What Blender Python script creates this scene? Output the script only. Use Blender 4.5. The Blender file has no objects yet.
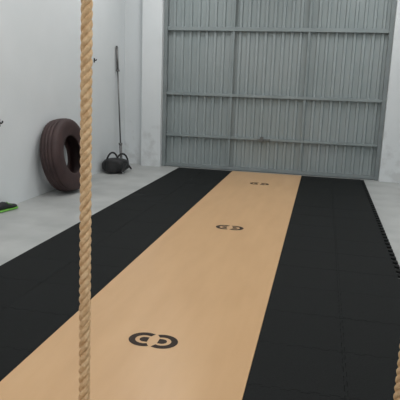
import bpy, bmesh, math, random
from mathutils import Vector, Matrix
random.seed(3)
S = bpy.context.scene
COL = S.collection
try: S.view_settings.view_transform = 'Standard'
except Exception: pass

# ---------------- materials ----------------
def mat(name, c1, c2=None, scale=5, rough=0.6, metal=0, bump=0, bscale=60, detail=6, lo=.3, hi=.7, stretch=None, spec=.5):
    m = bpy.data.materials.new(name); m.use_nodes = True
    nt = m.node_tree; b = nt.nodes['Principled BSDF']
    b.inputs['Roughness'].default_value = rough
    b.inputs['Metallic'].default_value = metal
    b.inputs['Specular IOR Level'].default_value = spec
    tc = nt.nodes.new('ShaderNodeTexCoord'); mp = nt.nodes.new('ShaderNodeMapping')
    nt.links.new(tc.outputs['Object'], mp.inputs['Vector'])
    if stretch: mp.inputs['Scale'].default_value = stretch
    n = nt.nodes.new('ShaderNodeTexNoise'); n.inputs['Scale'].default_value = scale; n.inputs['Detail'].default_value = detail
    nt.links.new(mp.outputs['Vector'], n.inputs['Vector'])
    r = nt.nodes.new('ShaderNodeValToRGB')
    r.color_ramp.elements[0].position = lo; r.color_ramp.elements[1].position = hi
    r.color_ramp.elements[0].color = (*c1, 1); r.color_ramp.elements[1].color = (*(c2 or c1), 1)
    nt.links.new(n.outputs['Fac'], r.inputs['Fac']); nt.links.new(r.outputs['Color'], b.inputs['Base Color'])
    if bump:
        n2 = nt.nodes.new('ShaderNodeTexNoise'); n2.inputs['Scale'].default_value = bscale
        nt.links.new(tc.outputs['Object'], n2.inputs['Vector'])
        bp = nt.nodes.new('ShaderNodeBump'); bp.inputs['Strength'].default_value = bump; bp.inputs['Distance'].default_value = .01
        nt.links.new(n2.outputs['Fac'], bp.inputs['Height']); nt.links.new(bp.outputs['Normal'], b.inputs['Normal'])
    return m

M_wall = mat('wall_paint', (.68,.715,.73), (.73,.76,.775), scale=1.2, rough=.75, bump=.06, bscale=25)
M_ceil = mat('ceiling_paint', (.7,.7,.7), (.74,.74,.74), scale=1, rough=.8)
M_floor = mat('concrete', (.35,.36,.355), (.46,.47,.46), scale=2.2, rough=.5, bump=.1, bscale=40, detail=10)
M_wood = mat('birch_plywood', (.56,.345,.175), (.61,.385,.20), scale=2.5, rough=.34, bump=.015, bscale=80, stretch=(3,.6,1), detail=6, spec=.4)
M_rub = mat('black_rubber', (.005,.006,.006), (.011,.0125,.0125), scale=90, rough=.75, bump=.3, bscale=250, spec=.16)
M_logo = mat('logo_paint', (.025,.015,.01), (.04,.027,.02), scale=40, rough=.6, spec=.2)
M_door = mat('door_steel', (.28,.325,.33), (.33,.37,.375), scale=1.2, rough=.55, metal=.1, bump=.03, bscale=10, detail=3)
M_rail_shaded = mat('rail_steel_shaded', (.235,.275,.28), (.28,.32,.325), scale=3, rough=.55, metal=.1)  # door steel darkened: shading on rails and posts painted into the colour
M_frame = mat('frame_steel', (.20,.23,.235), (.25,.28,.285), scale=4, rough=.5, metal=.1)
M_dark = mat('latch_steel', (.03,.03,.03), (.06,.06,.06), scale=10, rough=.4, metal=.6)
M_latch = mat('grey_latch_steel', (.12,.13,.13), (.17,.18,.18), scale=10, rough=.5, metal=.3)
M_rope = mat('sisal_fibre', (.70,.44,.23), (.90,.64,.38), scale=60, rough=.9, bump=.6, bscale=300, lo=.35, hi=.65)
M_tyre = mat('tyre_rubber', (.032,.016,.016), (.06,.032,.031), scale=4, rough=.65, bump=.2, bscale=80)
M_bag = mat('black_nylon', (.008,.008,.009), (.02,.02,.022), scale=20, rough=.6, bump=.3, bscale=60)
M_steel = mat('bar_steel', (.16,.16,.16), (.22,.22,.22), scale=30, rough=.4, metal=.7)
M_green = mat('green_foam', (.12,.40,.05), (.2,.52,.08), scale=20, rough=.6)
M_white = mat('white_enamel', (.75,.75,.75), (.8,.8,.8), rough=.4)

def dirty_wall():
    m = mat('scuffed_wall_paint', (.68,.715,.73), (.73,.76,.775), scale=1.2, rough=.8, bump=.08, bscale=25)
    nt = m.node_tree; b = nt.nodes['Principled BSDF']
    old = b.inputs['Base Color'].links[0].from_socket
    g = nt.nodes.new('ShaderNodeNewGeometry'); sx = nt.nodes.new('ShaderNodeSeparateXYZ')
    nt.links.new(g.outputs['Position'], sx.inputs[0])
    mr = nt.nodes.new('ShaderNodeMapRange'); mr.inputs[1].default_value = 0; mr.inputs[2].default_value = 1.6
    mr.inputs[3].default_value = .16; mr.inputs[4].default_value = -.12
    nt.links.new(sx.outputs['Z'], mr.inputs[0])
    n = nt.nodes.new('ShaderNodeTexNoise'); n.inputs['Scale'].default_value = 6; n.inputs['Detail'].default_value = 8
    nt.links.new(g.outputs['Position'], n.inputs['Vector'])
    ad = nt.nodes.new('ShaderNodeMath'); ad.operation = 'ADD'
    nt.links.new(n.outputs['Fac'], ad.inputs[0]); nt.links.new(mr.outputs[0], ad.inputs[1])
    r = nt.nodes.new('ShaderNodeValToRGB'); r.color_ramp.elements[0].position = .6; r.color_ramp.elements[1].position = .78
    r.color_ramp.elements[1].color = (.5,.5,.5,1)
    nt.links.new(ad.outputs[0], r.inputs['Fac'])
    mx = nt.nodes.new('ShaderNodeMixRGB'); mx.inputs['Color2'].default_value = (.48,.49,.49,1)
    nt.links.new(r.outputs['Color'], mx.inputs['Fac']); nt.links.new(old, mx.inputs['Color1'])
    nt.links.new(mx.outputs['Color'], b.inputs['Base Color'])
    return m
M_dirty = dirty_wall()

def emis(name, c, s):
    m = bpy.data.materials.new(name); m.use_nodes = True
    b = m.node_tree.nodes['Principled BSDF']
    b.inputs['Emission Color'].default_value = (*c,1); b.inputs['Emission Strength'].default_value = s
    return m

# ---------------- mesh helpers ----------------
def finish(bm, name, m, parent=None, smooth=False):
    bmesh.ops.recalc_face_normals(bm, faces=bm.faces)
    me = bpy.data.meshes.new(name); bm.to_mesh(me); bm.free()
    o = bpy.data.objects.new(name, me); COL.objects.link(o)
    if isinstance(m, (list,tuple)):
        for k in m: me.materials.append(k)
    else: me.materials.append(m)
    if smooth:
        for p in me.polygons: p.use_smooth = True
    if parent: o.parent = parent
    return o
def box(bm, x0,x1,y0,y1,z0,z1, bev=0, mi=0):
    vs = [bm.verts.new((x,y,z)) for x in (x0,x1) for y in (y0,y1) for z in (z0,z1)]
    fs = [bm.faces.new([vs[i] for i in f]) for f in ((0,1,3,2),(4,6,7,5),(0,4,5,1),(2,3,7,6),(0,2,6,4),(1,5,7,3))]
    for f in fs: f.material_index = mi
    if bev:
        es = list({e for f in fs for e in f.edges})
        bmesh.ops.bevel(bm, geom=es, offset=bev, segments=2, affect='EDGES')
def cyl(bm, p0, p1, r, seg=20, r2=None, mi=0):
    p0, p1 = Vector(p0), Vector(p1); d = p1-p0
    q = d.to_track_quat('Z','Y').to_matrix().to_4x4()
    res = bmesh.ops.create_cone(bm, cap_ends=True, segments=seg, radius1=r, radius2=r if r2 is None else r2, depth=d.length,
        matrix=Matrix.Translation((p0+p1)/2) @ q)
    for v in res['verts']:
        for f in v.link_faces: f.material_index = mi
def tube(bm, pts, rad, seg=8, closed=False, mi=0):
    pts = [Vector(p) for p in pts]; n = len(pts); rings = []
    up = None
    for i,p in enumerate(pts):
        a = pts[(i-1)%n] if (closed or i>0) else p
        b = pts[(i+1)%n] if (closed or i<n-1) else p
        t = (b-a).normalized()
        if up is None: up = Vector((0,0,1)) if abs(t.z)<.9 else Vector((1,0,0))
        s = t.cross(up).normalized(); up = s.cross(t).normalized()
        r = rad(i/(n-1)) if callable(rad) else rad
        rings.append([bm.verts.new(p + s*math.cos(2*math.pi*k/seg)*r + up*math.sin(2*math.pi*k/seg)*r) for k in range(seg)])
    for i in range(n if closed else n-1):
        A, B = rings[i], rings[(i+1)%n]
        for k in range(seg):
            f = bm.faces.new((A[k],A[(k+1)%seg],B[(k+1)%seg],B[k])); f.material_index = mi
    if not closed:
        bm.faces.new(rings[0]).material_index = mi; bm.faces.new(rings[-1]).material_index = mi
def empty(name, loc=(0,0,0)):
    e = bpy.data.objects.new(name, None); e.location = loc; COL.objects.link(e); return e

# ---------------- room ----------------
XL, XR, YB, YD, H = -3.66, 1.95, -3.0, 9.78, 4.3
b = bmesh.new(); box(b, XL-.2,XR+.2,YB-.2,YD+.4,-.15,0); finish(b,'floor',M_floor)
b = bmesh.new(); box(b, XL-.2,XR+.2,YB-.2,YD+.4,H,H+.15); finish(b,'ceiling',M_ceil)
b = bmesh.new(); box(b, XL-.2,XL,YB-.2,YD+.4,0,H); finish(b,'wall_left',M_wall)
b = bmesh.new(); box(b, XR,XR+.2,YB-.2,YD+.4,0,H); finish(b,'wall_right',M_wall)
b = bmesh.new(); box(b, XL,XR,YB-.2,YB,0,H); finish(b,'wall_front',M_wall)
DX0, DX1, DH = -2.90, 1.03, 3.9
b = bmesh.new()
box(b, XL,-3.27,YD,YD+.3,0,H)
box(b, -3.27,DX0,9.62,YD+.3,0,H)
box(b, DX1,XR,9.62,YD+.3,0,H)
box(b, DX0,DX1,9.62,YD+.3,DH,H)
finish(b,'wall_back',M_dirty)

# ---------------- garage door ----------------
door = empty('door_1', (0,0,0))
b = bmesh.new()
x = DX0+.06; per = .15; prof=[]
while x < DX1-.06:
    for dx,dy in ((0,0),(.085,0),(.098,-.034),(.137,-.034)):
        if x+dx < DX1-.06: prof.append((x+dx, YD+.05+dy))
    x += per
prof.append((DX1-.06, YD+.05))
lo = [b.verts.new((p[0],p[1],.05)) for p in prof]; hi = [b.verts.new((p[0],p[1],DH-.06)) for p in prof]
for i in range(len(prof)-1): b.faces.new((lo[i],lo[i+1],hi[i+1],hi[i]))
lo2 = [b.verts.new((p[0],p[1]+.012,.05)) for p in prof]; hi2 = [b.verts.new((p[0],p[1]+.012,DH-.06)) for p in prof]
for i in range(len(prof)-1): b.faces.new((lo2[i],hi2[i],hi2[i+1],lo2[i+1]))
finish(b,'corrugated_sheet',M_door,door)
b = bmesh.new()
yf = YD-.02
box(b, DX0+.002,DX0+.07,yf-.04,YD+.1,.0,DH-.002,.005)
box(b, DX1-.07,DX1-.002,yf-.04,YD+.1,.0,DH-.002,.005)
box(b, DX0+.07,DX1-.07,yf-.02,YD+.1,DH-.08,DH-.002,.005)
box(b, DX0+.07,DX1-.07,yf-.01,YD+.1,.01,.07,.005)
finish(b,'frame',M_frame,door)
b = bmesh.new()
for z,h in ((.60,.045),(1.36,.055),(2.50,.07),(3.4,.06)):
    box(b, DX0+.07,DX1-.07,yf-.015,yf+.042,z-h/2,z+h/2,.006)
finish(b,'rails',M_rail_shaded,door)
b = bmesh.new()
for xx in (-1.63,-.33):
    box(b, xx-.018,xx+.018,yf-.005,yf+.04,.07,DH-.08,.004)
finish(b,'posts',M_rail_shaded,door)
b = bmesh.new()
box(b,-1.07,-1.0,yf-.045,yf-.016,.56,.65,.008); cyl(b,(-1.12,yf-.035,.605),(-.88,yf-.035,.605),.009)
finish(b,'latch',M_latch,door)

# ---------------- platform ----------------
PX0,PX1,PY0,PY1,PT = -1.515,-.28,-.43,9.57,.022
plat = empty('weightlifting_platform')
b = bmesh.new(); y = PY1
while y > PY0+.01:
    y2 = max(PY0, y-2.5); box(b, PX0+.002,PX1-.002,y2+.0002,y-.0002,0.001,PT); y = y2
finish(b,'plywood_deck',M_wood,plat)
def logo(bm, cx, cy):
    z = PT+.0008
    def arc(c, s):
        n=28; ro, ri = .090,.052; a0 = math.radians(60)
        vo, vi = [], []
        for i in range(n+1):
            a = a0 + (2*math.pi-2*a0)*i/n
            vo.append(bm.verts.new((c+s*math.cos(a)*ro*1.08, cy+math.sin(a)*ro, z)))
            vi.append(bm.verts.new((c+s*math.cos(a)*ri*1.08, cy+math.sin(a)*ri, z)))
        for i in range(n): bm.faces.new((vo[i],vo[i+1],vi[i+1],vi[i]))
        pts=[(c+s*.024, cy+.030),(c+s*.024, cy-.030)]
        pts += [(c+s*(.0-.030*math.cos(a)), cy-.030*math.sin(a)) for a in [math.radians(90-180*k/12) for k in range(13)]]
        bm.faces.new([bm.verts.new((p[0],p[1],z)) for p in pts])
    arc(cx-.056, 1); arc(cx+.056,-1)
b = bmesh.new()
for cy in (2.90,5.66,8.47): logo(b,-.897,cy)
o = finish(b,'painted_logo',M_logo,plat)

def edge(p, q, nrm, sign, teeth=5, d=.016):
    p=Vector(p); q=Vector(q); n=Vector(nrm)
    if sign==0: return [p]
    L=q-p
    out=[p]
    for k in range(teeth):
        c=(k+.5)/teeth; w=.25/teeth
        for t,off in ((c-w*.8,0),(c-w*1.15,d),(c+w*1.15,d),(c+w*.8,0)):
            out.append(p+L*t+n*off*sign)
    return out
def mats(name, x0, x1, left_teeth, right_teeth):
    bm = bmesh.new(); g=.0010; w=(x1-x0)/2; rows=20; l=(PY1-PY0)/rows
    for c in range(2):
        for r in range(rows):
            a0=x0+c*w+g; a1=x0+(c+1)*w-g; b0=PY0+r*l+g; b1=PY0+(r+1)*l-g
            bot = 1 if r>0 else 0; top = 1 if r<rows-1 else 0
            L = 1 if c==1 else left_teeth; R = 1 if c==0 else right_teeth
            pts=[]
            pts+=edge((a0,b0,0),(a1,b0,0),(0,1,0),bot)
            pts+=edge((a1,b0,0),(a1,b1,0),(1,0,0),R, teeth=5 if c==0 else 4, d=.016 if c==0 else .05)
            te=edge((a0,b1,0),(a1,b1,0),(0,1,0),top)
            pts+=[Vector((a1,b1,0))]+list(reversed(te[1:]))
            Lp=edge((a0,b0,0),(a0,b1,0),(1,0,0), L)
            pts+=[Vector((a0,b1,0))]+list(reversed(Lp[1:]))
            zt = PT-.0005*random.random()
            lo=[bm.verts.new((p[0],p[1],.001)) for p in pts]; hi=[bm.verts.new((p[0],p[1],zt)) for p in pts]
            bm.faces.new(hi); bm.faces.new(list(reversed(lo)))
            n=len(pts)
            for i in range(n): bm.faces.new((lo[i],lo[(i+1)%n],hi[(i+1)%n],hi[i]))
    return finish(bm,name,M_rub)
mats('rubber_floor_mat', -2.515, PX0, 0, 0)
mats('rubber_floor_mat.001', PX1, .725, 0, 1)

# ---------------- ropes ----------------
def rope(name, top, bot):
    top=Vector(top); bot=Vector(bot); d=bot-top; L=d.length; t=d.normalized()
    s=t.cross(Vector((0,1,0))).normalized(); u=s.cross(t).normalized()
    root=bpy.data.objects.new(name,None); COL.objects.link(root)
    bm=bmesh.new(); pitch=.10; n=int(L/pitch*12)
    for k in range(3):
        pts=[]
        for i in range(n+1):
            a=-2*math.pi*(L*i/n)/pitch+k*2*math.pi/3
            pts.append(top+d*(i/n)+(s*math.cos(a)+u*math.sin(a))*.0105)
        tube(bm,pts,.0114,9)
    finish(bm,'strands',M_rope,root,True)
    bm=bmesh.new()
    cyl(bm,bot-t*.09,bot+t*.0,.0245,24)
    finish(bm,'end_whipping',M_bag,root,True)
    bm=bmesh.new()
    cyl(bm,(top.x,top.y,H-.012),(top.x,top.y,H-.0005),.06,28)
    cyl(bm,top,(top.x,top.y,H-.01),.012)
    cyl(bm,top-t*.01,top+t*.11,.025,24)
    tube(bm,[(top.x+.028*math.cos(a),top.y,top.z+.0+.028*math.sin(a)) for a in [2*math.pi*i/20 for i in range(20)]],.006,8,True)
    finish(bm,'ceiling_mount',M_dark,root,True)
    return root
rope('climbing_rope',(-.928,2.165,4.22),(-.763,1.617,.03))
rope('climbing_rope.001',(.352,1.90,4.22),(.352,1.89,.03))

# ---------------- tyre ----------------
bm=bmesh.new()
half=[(-.095,.265),(-.110,.255),(-.118,.28),(-.135,.35),(-.138,.41),(-.130,.455),(-.112,.482),(-.08,.492)]
tread=[(-.055,.494),(-.052,.487),(-.045,.487),(-.042,.496),(-.006,.498),(-.004,.489)]
prof=half+tread+[(-x,r) for x,r in reversed(tread)]+[(-x,r) for x,r in reversed(half)]
inner=[(.095,.28),(.118,.38),(.11,.44),(.07,.465),(0,.47),(-.07,.465),(-.11,.44),(-.118,.38),(-.095,.28)]
inner=[(x*.93,r) for x,r in inner]
prof+=inner
N=96; rings=[]
for i in range(N):
    a=2*math.pi*i/N
    ring=[]
    for (x_,r_) in prof:
        rr=r_
        if r_>.475 and abs(x_)>.05 and i%2==0: rr-=.005
        ring.append(bm.verts.new((x_,rr*math.cos(a),rr*math.sin(a))))
    rings.append(ring)
m_=len(prof)
for i in range(N):
    A,B=rings[i],rings[(i+1)%N]
    for k in range(m_): bm.faces.new((A[k],A[(k+1)%m_],B[(k+1)%m_],B[k]))
ty=finish(bm,'truck_tire',M_tyre,None,True)
al=math.radians(9)
ty.rotation_euler=(0,-al,0)
ty.location=(XL+.138*math.cos(al)+.49*math.sin(al)+.004,6.88,.497*math.cos(al)+.08*math.sin(al)+.003)
ty.scale=(1,1.02,1.02); ty.location.z+=.011; ty.location.x+=.004

# ---------------- barbell leaning in corner ----------------
bb=empty('barbell')
p0=Vector((-3.54,9.30,.002)); p1=Vector((-3.632,9.30,2.15)); dd=(p1-p0)
P=lambda t:p0+dd*t
bm=bmesh.new()
cyl(bm,P(.0),P(.19),.025); cyl(bm,P(.19),P(.205),.034); cyl(bm,P(.205),P(.795),.014)
cyl(bm,P(.795),P(.81),.034); cyl(bm,P(.81),P(.99),.022); cyl(bm,P(.99),P(1),.018)
finish(bm,'bar',M_steel,bb,True)

# ---------------- gym bag ----------------
bag=empty('gym_bag')
bm=bmesh.new()
bmesh.ops.create_icosphere(bm,subdivisions=4,radius=1)
for v in bm.verts:
    x_,y_,z_=v.co
    sx=math.copysign(abs(x_)**.7,x_); sy=math.copysign(abs(y_)**.75,y_)
    z2=math.copysign(abs(z_)**.6,z_)
    k=1+.07*math.sin(7*x_+2)+.05*math.sin(9*y_+4*z_)
    v.co=Vector((sx*.19*k, sy*.26*k, z2*.12*(1-.25*y_) ))
zm=min(v.co.z for v in bm.verts)
for v in bm.verts: v.co+=Vector((-3.42,8.72,.003-zm))
finish(bm,'body',M_bag,bag,True)
bm=bmesh.new()
for xc,yc,h in ((-3.46,8.66,.30),(-3.36,8.86,.25)):
    tube(bm,[(xc+.08*math.cos(a),yc+.085*math.cos(a),.12+h*.75*math.sin(a)) for a in [math.pi*i/18 for i in range(19)]],.016,8)
tube(bm,[(-3.24+.015*math.sin(6*t),8.50+.5*t,.03+.13*math.sin(math.pi*t)) for t in [i/20 for i in range(21)]],.016,8)
finish(bm,'straps',M_bag,bag,True)

# ---------------- sneaker ----------------
def sneaker(loc, rot):
    e=empty('sneaker',loc); e.rotation_euler=(0,0,rot)
    secs=[(-.14,.028,.075,.0),(-.12,.036,.095,.0),(-.07,.038,.10,.0),(-.02,.036,.085,.0),(.03,.040,.065,0),(.08,.045,.05,0),(.12,.040,.042,0),(.148,.022,.03,0)]
    for nm,m,z0,sc in (('upper',M_bag,.022,1),('sole',M_green,.0,1.1)):
        bm=bmesh.new(); rs=[]
        for (y_,w,h,_) in secs:
            hh = h if nm=='upper' else .03
            rs.append([bm.verts.new((w*sc*math.cos(a)*(1 if math.sin(a)<.3 else .8), y_*sc, z0+hh*(.5+.5*math.sin(a)))) for a in [2*math.pi*k/16 for k in range(16)]])
        for A,B in zip(rs,rs[1:]):
            for k in range(16): bm.faces.new((A[k],A[(k+1)%16],B[(k+1)%16],B[k]))
        bm.faces.new(rs[0]); bm.faces.new(rs[-1])
        finish(bm,nm,m,e,True)
    bm=bmesh.new()
    for y_ in (.0,.025,.05): tube(bm,[(-.03,y_,.085-y_*.4),(0,y_,.105-y_*.7),(.03,y_,.085-y_*.4)],.004,6)
    finish(bm,'laces',M_green,e,True)
sneaker((-3.57,5.60,.001),math.radians(-12))

# ---------------- wall hooks ----------------
def hook(name,y,z,s=1):
    bm=bmesh.new()
    box(bm,XL+.0005,XL+.012*s,y-.03*s,y+.03*s,z-.05*s,z+.05*s,.003)
    tube(bm,[(XL+.01,y,z+.02*s),(XL+.03*s,y,z),(XL+.045*s,y,z-.005*s),(XL+.06*s,y,z+.01*s),(XL+.062*s,y,z+.03*s)],.011*s,8)
    finish(bm,name,M_dark)
hook('wall_hook',5.64,1.03,.9)
hook('wall_hook.001',8.38,1.86,.7)

# ---------------- lights ----------------
M_tube=emis('tube_glow',(.97,.99,1),6)
i=0
for ly in (-1.2,2.2,5.4,8.2):
    for lx in (-2.4,.7):
        nm='ceiling_light' if i==0 else 'ceiling_light.%03d'%i
        e=empty(nm,(lx,ly,H-.0))
        bm=bmesh.new(); box(bm,-.1,.1,-.62,.62,-.05,-.001,.006); finish(bm,'housing',M_white,e)
        bm=bmesh.new()
        for q in (-.05,.05): cyl(bm,(q,-.58,-.068),(q,.58,-.068),.013,12)
        finish(bm,'tubes',M_tube,e)
        L=bpy.data.lights.new('tube_light','AREA'); L.shape='RECTANGLE'; L.size=.25; L.size_y=1.2; L.energy=30; L.color=(1,.995,.98)
        lo_=bpy.data.objects.new('lamp',L); COL.objects.link(lo_); lo_.parent=e; lo_.location=(0,0,-.09)
        i+=1
w=bpy.data.worlds.new('world'); w.use_nodes=True; w.node_tree.nodes['Background'].inputs[0].default_value=(.6,.7,.8,1); w.node_tree.nodes['Background'].inputs[1].default_value=.3
S.world=w

# ---------------- camera ----------------
p=math.radians(12.23); th=math.radians(12.36); ro=math.radians(1.92)
r0=Vector((math.cos(th),math.sin(th),0)); F=Vector((-math.sin(th)*math.cos(p),math.cos(th)*math.cos(p),-math.sin(p)))
U0=r0.cross(F)
Rr=r0*math.cos(ro)+U0*math.sin(ro); Uu=-r0*math.sin(ro)+U0*math.cos(ro)
cam=bpy.data.cameras.new('camera'); co=bpy.data.objects.new('camera',cam); COL.objects.link(co)
cam.sensor_width=36; cam.lens=48.6; cam.clip_start=.05
mt=Matrix((Rr,Uu,-F)).transposed().to_4x4(); mt.translation=Vector((0,0,1.56)); co.matrix_world=mt
S.camera=co
